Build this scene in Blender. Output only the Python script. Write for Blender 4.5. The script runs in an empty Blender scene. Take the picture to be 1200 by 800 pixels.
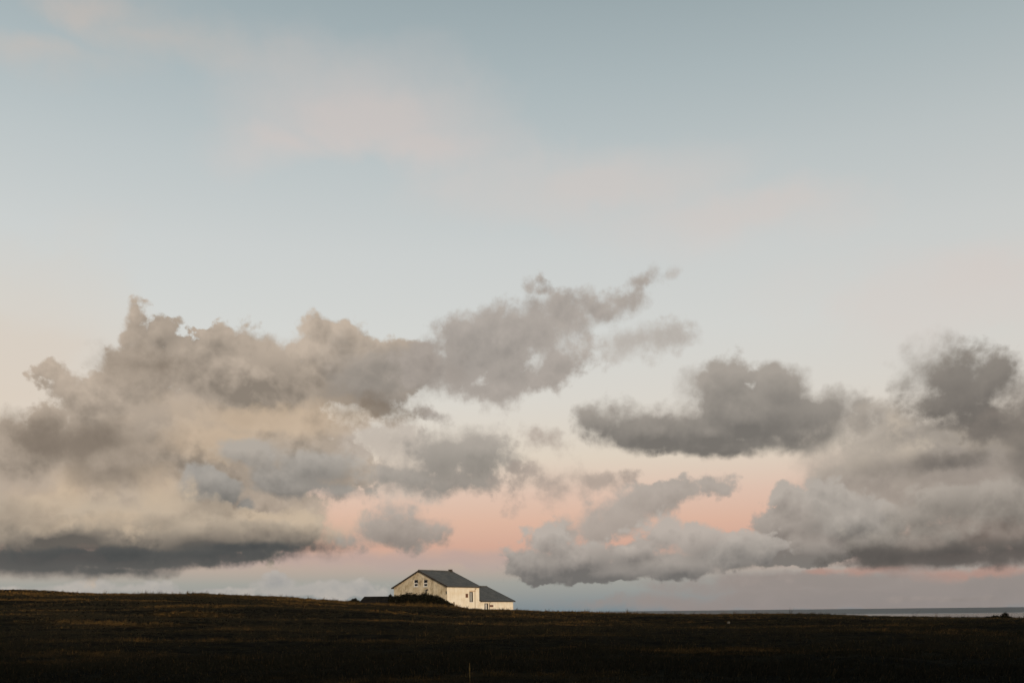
import bpy, bmesh, math, random
import numpy as np
from mathutils import Vector, Matrix, noise as mnoise

random.seed(7)
rng = np.random.default_rng(11)
scene = bpy.context.scene
COL = scene.collection

# ------------------------------------------------------------------ camera
F = 35.0 / 36.0 * 1200.0          # focal length in units of a 1200 wide frame
HX, HY = 600.0, 716.9             # where the level line of sight leaves the frame
ROLL = 0.0107
EYE = 1.6

cam_data = bpy.data.cameras.new('camera')
cam_data.lens = 35.0
cam_data.sensor_width = 36.0
cam_data.shift_y = (HY - 400.0) / 1200.0
cam_data.clip_start = 0.1
cam_data.clip_end = 90000.0
cam = bpy.data.objects.new('camera', cam_data)
COL.objects.link(cam)
cam.matrix_world = (Matrix.Translation((0, 0, EYE)) @ Matrix.Rotation(math.radians(90), 4, 'X')
                    @ Matrix.Rotation(-ROLL, 4, 'Z'))
scene.camera = cam

scene.view_settings.view_transform = 'Standard'
scene.view_settings.look = 'None'
scene.view_settings.gamma = 1.0
scene.view_settings.exposure = 0.0
cy = scene.cycles
cy.max_bounces = 4
cy.diffuse_bounces = 2
cy.glossy_bounces = 2
cy.transmission_bounces = 2
cy.transparent_max_bounces = 8
cy.use_adaptive_sampling = True
cy.adaptive_threshold = 0.02
cy.adaptive_min_samples = 12
cy.use_denoising = True

SUN_AZ = math.radians(24)         # to the right of straight behind the camera
SUN_EL = math.radians(4.5)

# ------------------------------------------------------------------ small helpers
def lin(c):
    out = []
    for v in c[:3]:
        v = v / 255.0
        out.append(v / 12.92 if v <= 0.04045 else ((v + 0.055) / 1.055) ** 2.4)
    return (out[0], out[1], out[2], 1.0)


class Nodes:
    """short-hand for wiring shader nodes"""
    def __init__(self, tree):
        self.t = tree
        self.n = tree.nodes
        self.l = tree.links

    def put(self, sock, v):
        if v is None:
            return
        if isinstance(v, bpy.types.NodeSocket):
            self.l.new(v, sock)
        else:
            sock.default_value = v

    def math(self, op, a, b=None, c=None, clamp=False):
        n = self.n.new('ShaderNodeMath')
        n.operation = op
        n.use_clamp = clamp
        for s, v in zip(n.inputs, (a, b, c)):
            self.put(s, v)
        return n.outputs[0]

    def vec(self, op, a, b=None, c=None):
        n = self.n.new('ShaderNodeVectorMath')
        n.operation = op
        for s, v in zip(n.inputs, (a, b, c)):
            self.put(s, v)
        return n.outputs['Value'] if op in ('LENGTH', 'DOT_PRODUCT', 'DISTANCE') else n.outputs[0]

    def scale(self, a, k):
        n = self.n.new('ShaderNodeVectorMath')
        n.operation = 'SCALE'
        self.put(n.inputs[0], a)
        self.put(n.inputs['Scale'], k)
        return n.outputs[0]

    def comb(self, x=0.0, y=0.0, z=0.0):
        n = self.n.new('ShaderNodeCombineXYZ')
        for s, v in zip(n.inputs, (x, y, z)):
            self.put(s, v)
        return n.outputs[0]

    def sep(self, v):
        n = self.n.new('ShaderNodeSeparateXYZ')
        self.put(n.inputs[0], v)
        return n.outputs

    def mix(self, f, a, b, blend='MIX'):
        n = self.n.new('ShaderNodeMix')
        n.data_type = 'RGBA'
        n.blend_type = blend
        n.clamp_factor = True
        self.put(n.inputs[0], f)
        self.put(n.inputs[6], a)
        self.put(n.inputs[7], b)
        return n.outputs[2]

    def rng(self, v, a, b, c=0.0, d=1.0, smooth=True):
        n = self.n.new('ShaderNodeMapRange')
        n.interpolation_type = 'SMOOTHSTEP' if smooth else 'LINEAR'
        n.clamp = True
        for s, x in zip(n.inputs, (v, a, b, c, d)):
            self.put(s, x)
        return n.outputs[0]

    def noise(self, v, scale, detail=3.0, rough=0.5, dist=0.0, lac=2.0):
        n = self.n.new('ShaderNodeTexNoise')
        n.noise_dimensions = '3D'
        self.put(n.inputs['Vector'], v)
        n.inputs['Scale'].default_value = scale
        n.inputs['Detail'].default_value = detail
        n.inputs['Roughness'].default_value = rough
        n.inputs['Distortion'].default_value = dist
        n.inputs['Lacunarity'].default_value = lac
        return n.outputs[0], n.outputs[1]

    def voro(self, v, scale, detail=2.0, rough=0.5):
        n = self.n.new('ShaderNodeTexVoronoi')
        n.voronoi_dimensions = '3D'
        n.feature = 'F1'
        self.put(n.inputs['Vector'], v)
        n.inputs['Scale'].default_value = scale
        n.inputs['Detail'].default_value = detail
        n.inputs['Roughness'].default_value = rough
        return n.outputs['Distance']

    def ramp(self, f, stops, interp='LINEAR'):
        n = self.n.new('ShaderNodeValToRGB')
        n.color_ramp.interpolation = interp
        el = n.color_ramp.elements
        while len(el) < len(stops):
            el.new(0.5)
        for e, (p, c) in zip(el, stops):
            e.position = p
            e.color = c
        self.put(n.inputs[0], f)
        return n.outputs[0]


# ------------------------------------------------------------------ world: dusk sky with cloud banks
# Clouds are placed by bearing and height above the horizon (in milliradian-like units of 1/F),
# so they are the same from any standpoint in the field.
def bearing(px, py):
    dx, dy = px - HX, HY - py
    X = dx * math.cos(ROLL) + dy * math.sin(ROLL)
    Z = -dx * math.sin(ROLL) + dy * math.cos(ROLL)
    return math.atan2(X, F) * F, math.atan2(Z, math.hypot(X, F)) * F


def blob(px, py, rx, ry):
    u, v = bearing(px, py)
    u0, _ = bearing(px - rx * 0.5, py)
    u1, _ = bearing(px + rx * 0.5, py)
    _, v0 = bearing(px, py + ry * 0.5)
    _, v1 = bearing(px, py - ry * 0.5)
    return u, v, (u1 - u0), (v1 - v0)


def height_of(py, px=600):
    return bearing(px, py)[1]


# each layer, back to front: where its masses are, and what its thick and thin parts look like
LAYERS = [
    # high thin pink cirrus
    dict(high=True, blobs=[(430, 130, 130, 50), (330, 165, 60, 30), (500, 165, 90, 30)], holes=[(420, 245, 190, 62)],
         bias=0.0, nb=0.1, nf=0.25, soft=1.3, w=1.2, op=0.5, dark=(214, 197, 190), light=(224, 205, 197), relief=0.0, warp=1.4),
    dict(high=True, blobs=[(105, 8, 55, 28), (170, 45, 70, 14), (40, 60, 60, 14)], bias=0.0, nb=0.1, nf=0.35, soft=1.3, w=1.1, op=0.45,
         dark=(204, 186, 175), light=(216, 196, 182), relief=0.0, warp=1.4),
    dict(high=True, blobs=[(700, 220, 140, 34), (860, 250, 130, 26), (1130, 340, 160, 44)], bias=0.0, nb=0.1, nf=0.35, soft=1.3, w=1.3, op=0.42,
         dark=(214, 198, 190), light=(220, 204, 196), relief=0.0, warp=1.4),
    # warm haze low in the west
    dict(high=True, blobs=[(0, 430, 190, 110), (-80, 480, 160, 120)], bias=0.0, nb=0.05, nf=0.2, w=1.5, op=0.42, dark=(216, 194, 172),
         light=(220, 198, 177), relief=0.0, warp=1.0),
    # thin mauve and grey veils low over the sea
    dict(blobs=[(380, 655, 160, 10), (500, 660, 90, 8), (560, 652, 70, 7)], nb=0.2, nf=0.5, w=0.7, op=0.5, bias=0.1,
         dark=(172, 156, 153), light=(186, 166, 161), relief=0.2, warp=1.0),
    dict(blobs=[(950, 684, 170, 14), (1000, 702, 300, 14), (1150, 690, 180, 20)], nb=0.2, nf=0.5, bias=0.25,
         w=0.6, op=0.85, dark=(140, 131, 126), light=(160, 147, 141), relief=0.3, warp=1.0),
    dict(blobs=[(1130, 671, 70, 5), (1010, 668, 60, 5), (1190, 668, 50, 6)], nb=0.2, nf=0.5, bias=0.1,
         w=0.5, op=0.55, dark=(180, 138, 124), light=(192, 148, 132), relief=0.1, warp=0.6),
    # tiny far cumulus on the horizon
    dict(blobs=[(70, 690, 28, 5), (145, 689, 36, 7), (185, 691, 22, 6), (325, 684, 34, 10), (352, 692, 60, 7),
                (390, 688, 44, 9), (250, 693, 50, 5), (20, 691, 30, 5), (420, 696, 40, 5)],
         nb=0.34, nf=0.3, w=0.18, op=0.8, bias=0.16, dark=(160, 158, 156), light=(190, 182, 173), relief=0.9, warp=0.35),
    # big left bank, hazy back body
    dict(r2=True, blobs=[(160, 390, 30, 26), (182, 388, 34, 30), (165, 440, 50, 60), (215, 412, 36, 26), (206, 374, 10, 10), (76, 455, 40, 32), (105, 480, 50, 40), (225, 440, 40, 40), (275, 475, 70, 40),
                (46, 474, 16, 16), (15, 530, 70, 44), (262, 412, 36, 24), (300, 440, 110, 62), (392, 420, 66, 42),
                (420, 438, 90, 52), (385, 388, 20, 16), (470, 424, 56, 36), (200, 520, 190, 90), (330, 520, 110, 60),
                (395, 545, 60, 40), (60, 590, 130, 70), (240, 600, 180, 60)],
         nb=0.56, nf=0.5, w=0.2, op=0.97, bias=0.1, dark=(136, 125, 113), light=(194, 178, 161), relief=0.58, warp=0.55,
         tint=0.8, grad=(380, 620, -0.15)),
    # greyer right shoulder of the bank
    dict(blobs=[(450, 440, 66, 36), (505, 432, 44, 34), (440, 470, 50, 24)], nb=0.4, nf=0.5, w=0.6, op=0.75,
         bias=0.05, dark=(142, 136, 129), light=(168, 159, 150), relief=0.4, warp=0.9),
    # arm reaching up and right
    dict(blobs=[(505, 425, 40, 34), (545, 415, 52, 42), (585, 402, 54, 46), (625, 387, 52, 38), (600, 440, 46, 24), (655, 374, 54, 28),
                (650, 430, 26, 22), (695, 364, 40, 20), (735, 350, 26, 15), (755, 331, 16, 7), (630, 344, 16, 9),
                (560, 455, 30, 18), (510, 484, 22, 11)],
         nb=0.5, nf=0.7, w=0.42, op=0.9, bias=0.2, dark=(146, 138, 131), light=(178, 168, 159), relief=0.6, warp=0.8,
         grad=(350, 460, 0.15)),
    dict(blobs=[(752, 399, 50, 20), (800, 397, 22, 14), (730, 402, 24, 10)], nb=0.4, nf=0.8, w=0.45, op=0.75, bias=0.1,
         dark=(162, 153, 145), light=(184, 175, 166), relief=0.6, warp=0.8),
    # pale break-up below the shoulder
    dict(blobs=[(450, 520, 60, 36), (470, 560, 50, 26), (440, 505, 30, 20)], nb=0.5, nf=0.7, w=0.6, op=0.75, bias=0.1,
         dark=(168, 158, 149), light=(206, 194, 181), relief=0.6, warp=1.0),
    # warm glowing stretch in the bank
    dict(blobs=[(320, 492, 100, 18), (265, 520, 66, 26), (72, 582, 36, 20), (188, 592, 22, 26), (400, 490, 56, 14)],
         nb=0.3, nf=0.5, w=0.8, op=0.72, bias=0.15, dark=(196, 174, 150), light=(214, 191, 164), relief=0.2, warp=1.2),
    # brown shade in the bank
    dict(blobs=[(95, 520, 90, 26), (40, 515, 50, 20), (440, 485, 40, 14), (170, 425, 34, 12), (130, 556, 40, 12),
                (225, 600, 34, 10)],
         nb=0.4, nf=0.6, w=0.8, op=0.82, bias=0.2, dark=(114, 103, 92), light=(138, 126, 113), relief=0.2, warp=1.2),
    # blue-grey billows in front of the bank
    dict(r2=True, blobs=[(300, 530, 60, 22), (370, 545, 60, 26), (335, 566, 62, 20), (390, 575, 46, 14), (318, 552, 30, 20)],
         nb=0.35, nf=0.34, w=0.34, op=0.85, bias=0.0, dark=(124, 121, 117), light=(174, 168, 160), relief=0.6, warp=0.6,
         grad=(530, 585, 0.6)),
    dict(r2=True, blobs=[(238, 562, 34, 24), (262, 572, 34, 22), (222, 578, 24, 22), (285, 590, 16, 12)], nb=0.3, nf=0.3, w=0.22, op=0.88,
         bias=0.0, dark=(120, 118, 114), light=(168, 163, 156), relief=0.6, warp=0.4, grad=(540, 600, 0.7)),
    # lower tier of the bank, warm top shading to a dark flat base
    dict(r2=True, blobs=[(80, 618, 140, 40), (230, 624, 110, 32), (330, 622, 76, 26), (385, 628, 40, 14), (185, 600, 60, 26)],
         nb=0.36, nf=0.34, w=0.42, op=0.94, bias=0.05, dark=(96, 92, 87), light=(192, 176, 156), relief=0.55, warp=0.7,
         grad=(585, 665, 1.25), tint=0.5),
    dict(blobs=[(120, 654, 190, 13), (30, 656, 120, 15), (230, 650, 120, 8), (60, 664, 80, 9), (130, 668, 60, 6), (300, 642, 80, 6)],
         nb=0.2, nf=0.4, w=0.5, op=0.96, bias=0.14, dark=(66, 69, 70), light=(98, 97, 94), relief=0.5, warp=0.4, grad=(640, 672, -0.3)),
    # last warm light on the lower tier
    dict(blobs=[(72, 586, 40, 18), (186, 594, 26, 24), (320, 606, 50, 9), (120, 610, 70, 10)], nb=0.5, nf=0.6, w=0.7, op=0.6, bias=0.1,
         dark=(184, 165, 143), light=(212, 190, 163), relief=0.4, warp=1.0),
    dict(blobs=[(125, 566, 30, 10), (235, 604, 36, 8), (20, 600, 40, 14), (290, 628, 50, 7)], nb=0.5, nf=0.7, w=0.6, op=0.5, bias=0.1,
         dark=(122, 112, 102), light=(146, 135, 123), relief=0.4, warp=1.0),
    # middle grey cloud
    dict(r2=True, blobs=[(550, 526, 60, 30), (512, 530, 44, 34), (578, 538, 38, 24), (480, 556, 50, 18), (530, 560, 60, 18),
                (450, 556, 34, 14), (505, 506, 18, 12), (548, 545, 44, 20)],
         nb=0.45, nf=0.55, w=0.42, op=0.92, bias=0.05, dark=(128, 124, 118), light=(172, 164, 155), relief=0.45, warp=0.7,
         grad=(500, 575, 0.4)),
    dict(blobs=[(645, 570, 28, 15), (630, 560, 18, 11), (660, 578, 16, 8), (608, 570, 16, 14), (640, 520, 26, 12),
                (700, 562, 40, 8)],
         nb=0.6, nf=0.8, w=0.45, op=0.8, bias=0.22, dark=(148, 138, 130), light=(176, 162, 151), relief=0.5, warp=1.0),
    # small puff above the gable
    dict(r2=True, blobs=[(464, 622, 52, 24), (468, 604, 30, 18), (440, 628, 34, 16), (500, 624, 26, 15), (412, 634, 22, 10)],
         nb=0.45, nf=0.4, w=0.28, op=0.92, bias=0.1, dark=(130, 125, 119), light=(174, 165, 156), relief=0.45, warp=0.4,
         grad=(592, 642, 0.5)),
    # right-hand middle cloud
    dict(r2=True, blobs=[(842, 446, 44, 32), (910, 456, 44, 34), (880, 490, 100, 40), (975, 482, 38, 32), (760, 506, 76, 28),
                (708, 496, 34, 26), (735, 505, 50, 26), (830, 506, 100, 30), (940, 506, 76, 24), (850, 524, 130, 14)],
         nb=0.42, nf=0.42, w=0.42, op=0.96, bias=0.08, dark=(112, 108, 103), light=(164, 156, 147), relief=0.35, warp=0.55,
         grad=(430, 540, 0.95), tint=0.25),
    # right bank body
    dict(blobs=[(1075, 534, 120, 46), (1020, 500, 34, 22), (1150, 560, 130, 60), (1050, 580, 110, 60), (990, 560, 50, 44),
                (1200, 505, 40, 24)],
         nb=0.4, nf=0.5, w=0.6, op=0.92, bias=0.15, dark=(138, 131, 124), light=(180, 170, 158), relief=0.45, warp=0.9, tint=0.7),
    dict(blobs=[(1080, 522, 34, 7), (1140, 510, 40, 6), (1170, 520, 30, 8), (1060, 505, 20, 10)], nb=0.3, nf=0.9, w=0.6, op=0.55,
         bias=0.1, dark=(200, 186, 168), light=(214, 200, 182), relief=0.3, warp=1.0),
    dict(r2=True, blobs=[(925, 586, 28, 22), (910, 612, 38, 28), (950, 602, 48, 36), (1000, 606, 66, 42), (940, 642, 100, 28),
                (870, 652, 60, 20)],
         nb=0.5, nf=0.36, w=0.18, op=0.94, bias=0.06, dark=(120, 116, 111), light=(178, 170, 161), relief=0.5, warp=0.5,
         grad=(570, 675, 0.75)),
    dict(r2=True, blobs=[(1110, 590, 60, 30), (1080, 600, 50, 26), (1175, 598, 60, 50), (1150, 625, 100, 30), (1060, 638, 90, 22)],
         nb=0.45, nf=0.34, w=0.28, op=0.92, bias=0.05, dark=(106, 101, 95), light=(172, 163, 153), relief=0.5, warp=0.6,
         grad=(565, 662, 0.8)),
    dict(blobs=[(1090, 654, 130, 11), (1185, 648, 70, 14), (1020, 650, 50, 12)], nb=0.22, nf=0.4, w=0.5, op=0.93, bias=0.15,
         dark=(74, 71, 69), light=(106, 100, 95), relief=0.5, warp=0.4),
    # dark puffs at the right edge
    dict(r2=True, blobs=[(1115, 442, 50, 32), (1132, 465, 54, 42), (1160, 445, 36, 34), (1135, 490, 38, 20), (1125, 420, 30, 16)], nb=0.42, nf=0.55,
         w=0.5, soft=1.25, op=0.94, bias=0.22, dark=(104, 99, 94), light=(146, 138, 129), relief=0.4, warp=0.6, grad=(415, 510, 0.6)),
    dict(blobs=[(1195, 505, 50, 22), (1215, 480, 30, 34), (1110, 540, 50, 10), (1230, 530, 50, 30)], nb=0.4, nf=0.5,
         w=0.6, op=0.85, bias=0.25, dark=(96, 92, 88), light=(140, 131, 122), relief=0.4, warp=0.7),
    # low centre cloud: slanting arm, then the lit body with its flat base
    dict(r2=True, blobs=[(728, 604, 38, 24), (700, 618, 34, 22), (760, 588, 40, 22), (672, 626, 24, 16), (795, 575, 40, 15), (830, 568, 26, 15),
                (693, 602, 12, 11)],
         nb=0.4, nf=0.45, w=0.22, op=0.92, bias=0.15, dark=(144, 137, 130), light=(180, 171, 162), relief=0.5, warp=0.4),
    dict(r2=True, blobs=[(648, 636, 40, 24), (620, 660, 40, 26), (660, 660, 60, 26), (690, 650, 50, 26), (735, 645, 44, 26), (775, 624, 34, 28),
                (820, 632, 50, 28), (870, 642, 60, 28), (700, 668, 110, 16), (790, 660, 90, 20)],
         holes=[(728, 628, 12, 5)],
         nb=0.52, nf=0.36, w=0.18, op=0.96, bias=0.06, dark=(110, 107, 104), light=(184, 175, 166), relief=0.42, warp=0.45,
         grad=(608, 690, 0.9)),
    # thin strips under it
    dict(blobs=[(900, 676, 90, 6), (860, 682, 60, 5), (1060, 676, 60, 6), (1120, 700, 110, 4)], nb=0.4, nf=0.4, bias=0.0,
         w=0.3, op=0.5, dark=(122, 116, 112), light=(166, 154, 147), relief=0.6, warp=0.5),
]

world = bpy.data.worlds.new('World')
scene.world = world
world.use_nodes = True
world.cycles.sampling_method = 'MANUAL'
world.cycles.sample_map_resolution = 512
wt = world.node_tree
wt.nodes.clear()
N = Nodes(wt)
tc = wt.nodes.new('ShaderNodeTexCoord')
D = N.vec('NORMALIZE', tc.outputs['Generated'])
dx_, dy_, dz_ = N.sep(D)
az = N.math('ARCTAN2', dx_, dy_)
# the banks carry on round the horizon: the same sixty degrees folded to and fro
q = N.math('PINGPONG', N.math('ADD', az, math.radians(30)), math.radians(60))
U = N.math('MULTIPLY', N.math('SUBTRACT', q, math.radians(30)), F)
V = N.math('MULTIPLY', N.math('ARCSINE', dz_), F)
P3 = N.scale(D, F)
LIGHT = (-4.0, 11.0)                       # towards the light, in the plane of the sky
tilt = (LIGHT[0], 0.0, LIGHT[1])
P3b = N.vec('ADD', P3, tilt)


def sky_noise(P, fine):
    _, wc = N.noise(P, 1 / 85.0, 4.0, 0.55)
    warp = N.vec('SUBTRACT', wc, (0.5, 0.5, 0.5))
    bil = N.math('SUBTRACT', 0.92, N.voro(N.vec('MULTIPLY_ADD', warp, (30.0, 30.0, 30.0), P), 1 / 46.0, 3.5, 0.58))
    bil = N.math('SMOOTH_MAX', bil, -0.34, 0.12)
    fin = None
    if fine:
        fin, _ = N.noise(P, 1 / 34.0, 7.0, 0.6)
        fin = N.math('MULTIPLY_ADD', fin, 2.0, -1.0)
    return warp, bil, fin


w1, b1, f1 = sky_noise(P3, True)
w2, b2, _ = sky_noise(P3b, False)
db = N.math('SUBTRACT', b1, b2)
big, _ = N.noise(N.vec('MULTIPLY', P3, (1.0, 1.0, 1.7)), 1 / 130.0, 4.0, 0.5)
big = N.math('SUBTRACT', big, 0.5)
uv1 = N.comb(U, V, 0.0)
LAYER_IN = (('colour', 'NodeSocketColor'), ('uv', 'NodeSocketVector'), ('warp', 'NodeSocketVector'),
            ('billow', 'NodeSocketFloat'), ('relief', 'NodeSocketFloat'), ('fine', 'NodeSocketFloat'),
            ('large', 'NodeSocketFloat'), ('height', 'NodeSocketFloat'))


def layer_group(lay, index):
    """one cloud layer laid over the colour behind it"""
    g = bpy.data.node_groups.new('cloud_layer_%02d' % index, 'ShaderNodeTree')
    for nm, ty in LAYER_IN:
        g.interface.new_socket(nm, in_out='INPUT', socket_type=ty)
    g.interface.new_socket('colour', in_out='OUTPUT', socket_type='NodeSocketColor')
    M = Nodes(g)
    gi = g.nodes.new('NodeGroupInput')
    go = g.nodes.new('NodeGroupOutput')
    colr, uv, warp, bil, rel, fin, large, height = [gi.outputs[k] for k in range(8)]
    k = lay['warp']
    uv = M.vec('MULTIPLY_ADD', warp, (58.0 * k, 42.0 * k, 0.0), uv)
    uv = M.vec('MULTIPLY', uv, (1.0, 1.0, 0.0))

    def masses(uv):
        acc = None
        for b in lay['blobs']:
            u, v, rx, ry = blob(*b)
            gg = min(math.sqrt(rx * ry), 60.0) / 40.0
            qv = M.vec('MULTIPLY_ADD', uv, (1 / rx, 1 / ry, 0.0), (-u / rx, -v / ry, 0.0))
            f = M.math('MULTIPLY_ADD', M.vec('LENGTH', qv), -gg, gg)
            acc = f if acc is None else M.math('SMOOTH_MAX', acc, f, 0.3)
        for b in lay.get('holes', ()):
            u, v, rx, ry = blob(*b)
            gg = min(math.sqrt(rx * ry), 60.0) / 22.0
            qv = M.vec('MULTIPLY_ADD', uv, (1 / rx, 1 / ry, 0.0), (-u / rx, -v / ry, 0.0))
            acc = M.math('SMOOTH_MIN', acc, M.math('MULTIPLY_ADD', M.vec('LENGTH', qv), gg, -gg), 0.25)
        return acc

    m = masses(uv)
    fa = M.math('MULTIPLY_ADD', bil, lay['nb'] * 1.5, m)
    fa = M.math('MULTIPLY_ADD', fin, lay['nf'] * 1.4, fa)
    fa = M.math('ADD', fa, lay.get('bias', 0.2) - 0.10)
    w = lay['w']
    soft = M.math('MULTIPLY', M.math('MAXIMUM', M.math('MULTIPLY_ADD', large, 3.2, 0.9), 0.4), w * lay.get('soft', 0.95))
    dens = M.rng(fa, M.math('MULTIPLY', soft, -1.0), soft)
    alpha = M.math('MULTIPLY', dens, lay['op'])
    r = lay['relief']
    shade = M.math('MULTIPLY_ADD', rel, r * lay['nb'] * 2.3, 0.47)
    shade = M.math('MULTIPLY_ADD', fin, 0.15, shade)
    if lay.get('r2'):
        mb = masses(M.vec('ADD', uv, (LIGHT[0], LIGHT[1], 0.0)))
        shade = M.math('MULTIPLY_ADD', M.math('SUBTRACT', m, mb), r * 1.15, shade)
    shade = M.math('MULTIPLY_ADD', M.rng(fa, 0.0, 0.9), -0.22, M.math('ADD', shade, 0.12))
    shade = M.math('MULTIPLY_ADD', large, 1.6 * lay.get('tint', 0.4), shade)
    if 'grad' in lay:
        y0, y1, k = lay['grad']
        v0, v1 = height_of(y0), height_of(y1)
        t = M.math('MULTIPLY_ADD', height, 1 / abs(v0 - v1), -(v0 + v1) / 2 / abs(v0 - v1))
        shade = M.math('MULTIPLY_ADD', t, k, shade)
    shade = M.math('MULTIPLY', shade, 1.0, clamp=True)
    c = M.mix(shade, lin(lay['dark']), lin(lay['light']))
    g.links.new(M.mix(alpha, colr, c), go.inputs[0])
    return g


def lay_over(col, lay):
    n = wt.nodes.new('ShaderNodeGroup')
    n.node_tree = GROUPS[id(lay)]
    for s_, v_ in zip(n.inputs, (col, uv1, w1, b1, db, f1, big, V)):
        wt.links.new(v_, s_)
    return n.outputs[0]


GROUPS = {id(lay): layer_group(lay, i) for i, lay in enumerate(LAYERS)}

# clear sky: the sky model for a sun just above the horizon behind us, plus the dusk bands
sky = wt.nodes.new('ShaderNodeTexSky')
sky.sky_type = 'NISHITA'
sky.sun_disc = False
sky.sun_elevation = SUN_EL
sky.sun_rotation = math.radians(180) - SUN_AZ
sky.air_density = 1.0
sky.dust_density = 1.5
SKY_STRENGTH = 0.05
sky_col = N.scale(sky.outputs[0], SKY_STRENGTH)

EL_TOP = math.radians(90)
def el_stop(py, c):
    return (max(0.0, min(1.0, height_of(py) / F / EL_TOP)) ** 0.5, lin(c))
elf = N.math('SQRT', N.math('MAXIMUM', N.math('DIVIDE', V, F * EL_TOP), 0.0))
stops = [(0.0, lin((118, 138, 150))), el_stop(705, (134, 149, 158)), el_stop(682, (148, 156, 163)),
         el_stop(662, (176, 157, 160)), el_stop(640, (206, 152, 147)), el_stop(612, (219, 167, 154)), el_stop(580, (224, 183, 169)),
         el_stop(535, (227, 206, 189)), el_stop(470, (224, 213, 203)), el_stop(390, (219, 215, 209)),
         el_stop(300, (212, 211, 207)), el_stop(200, (197, 201, 199)), el_stop(100, (178, 187, 187)), el_stop(20, (163, 174, 175)),
         el_stop(-60, (147, 160, 162)), (0.80, lin((112, 126, 131))), (1.0, lin((98, 112, 118)))]
bands = N.ramp(elf, stops)
col = N.vec('ADD', N.scale(bands, 0.805), sky_col)


def background(c):
    n = wt.nodes.new('ShaderNodeBackground')
    wt.links.new(c, n.inputs['Color'])
    n.inputs['Strength'].default_value = 1.0
    return n.outputs[0]


def choose(f, a, b):
    n = wt.nodes.new('ShaderNodeMixShader')
    for s_, v_ in zip(n.inputs, (f, a, b)):
        wt.links.new(v_, s_)
    return n.outputs[0]


# cirrus everywhere; the cumulus only in the low sky, one half of the fold at a time (saves work, looks the same)
high = [l for l in LAYERS if l.get('high')]
low = [l for l in LAYERS if not l.get('high')]
SPLIT = 620.0
for l in high:
    col = lay_over(col, l)
halves = []
for side in (-1, 1):
    c = col
    for l in low:
        reach = max(x + rx for x, y, rx, ry in l['blobs']) if side > 0 else min(x - rx for x, y, rx, ry in l['blobs'])
        if (reach - SPLIT) * side > -70:
            c = lay_over(c, l)
    halves.append(background(c))
right = N.math('GREATER_THAN', U, bearing(SPLIT, 500)[0])
clouds = choose(right, halves[0], halves[1])
above = N.math('GREATER_THAN', N.math('ABSOLUTE', N.math('SUBTRACT', V, height_of(265) / 2)), height_of(265) / 2 + 4.0)
final = choose(above, clouds, background(col))
wo = wt.nodes.new('ShaderNodeOutputWorld')
wt.links.new(final, wo.inputs['Surface'])

# ------------------------------------------------------------------ sun
sun_data = bpy.data.lights.new('sun', 'SUN')
sun_data.energy = 3.0
sun_data.angle = math.radians(3.0)
sun_data.color = (1.0, 0.79, 0.56)
sun = bpy.data.objects.new('sun', sun_data)
COL.objects.link(sun)
to_sun = Vector((math.sin(SUN_AZ) * math.cos(SUN_EL), -math.cos(SUN_AZ) * math.cos(SUN_EL), math.sin(SUN_EL)))
sun.rotation_euler = to_sun.to_track_quat('Z', 'Y').to_euler()
sun.location = to_sun * 100

# ------------------------------------------------------------------ materials
def material(name, build):
    m = bpy.data.materials.new(name)
    m.use_nodes = True
    t = m.node_tree
    t.nodes.clear()
    M = Nodes(t)
    out = t.nodes.new('ShaderNodeOutputMaterial')
    p = t.nodes.new('ShaderNodeBsdfPrincipled')
    t.links.new(p.outputs[0], out.inputs['Surface'])
    build(M, p)
    return m


def coords(M, kind='Object'):
    return M.n.new('ShaderNodeTexCoord').outputs[kind]


def bump(M, p, h, strength=0.3, dist=0.02):
    b = M.n.new('ShaderNodeBump')
    b.inputs['Strength'].default_value = strength
    b.inputs['Distance'].default_value = dist
    M.put(b.inputs['Height'], h)
    M.l.new(b.outputs[0], p.inputs['Normal'])


def rgb(r, g, b):
    return (r, g, b, 1.0)


def two_tone(a, b, scale, detail=5.0, rough=0.6, roughness=0.9, bump_s=0.0, bump_d=0.02, stretch=(1, 1, 1), lo=0.35, hi=0.65,
             spec=0.2, world=False):
    def build(M, p):
        v = M.n.new('ShaderNodeNewGeometry').outputs['Position'] if world else coords(M)
        n, _ = M.noise(M.vec('MULTIPLY', v, stretch), scale, detail, rough)
        M.put(p.inputs['Base Color'], M.mix(M.rng(n, lo, hi), a, b))
        p.inputs['Roughness'].default_value = roughness
        p.inputs['Specular IOR Level'].default_value = spec
        if bump_s:
            bump(M, p, n, bump_s, bump_d)
    return build


def grass_patches(M):
    """dry and green patches of the field, by place on the ground"""
    pos = M.n.new('ShaderNodeNewGeometry').outputs['Position']
    flat = M.vec('MULTIPLY', pos, (1.0, 1.0, 0.0))
    a, _ = M.noise(M.vec('MULTIPLY', flat, (0.55, 1.0, 1.0)), 0.085, 5.0, 0.62)
    b, _ = M.noise(flat, 0.9, 4.0, 0.6)
    return a, b


def ground_build(M, p):
    a, b = grass_patches(M)
    c = M.mix(M.rng(b, 0.35, 0.7), rgb(0.009, 0.009, 0.008), rgb(0.020, 0.018, 0.013))
    c = M.mix(M.rng(a, 0.50, 0.66), c, rgb(0.040, 0.026, 0.012))
    M.put(p.inputs['Base Color'], c)
    p.inputs['Roughness'].default_value = 1.0
    p.inputs['Specular IOR Level'].default_value = 0.0
    bump(M, p, b, 0.6, 0.2)


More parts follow.
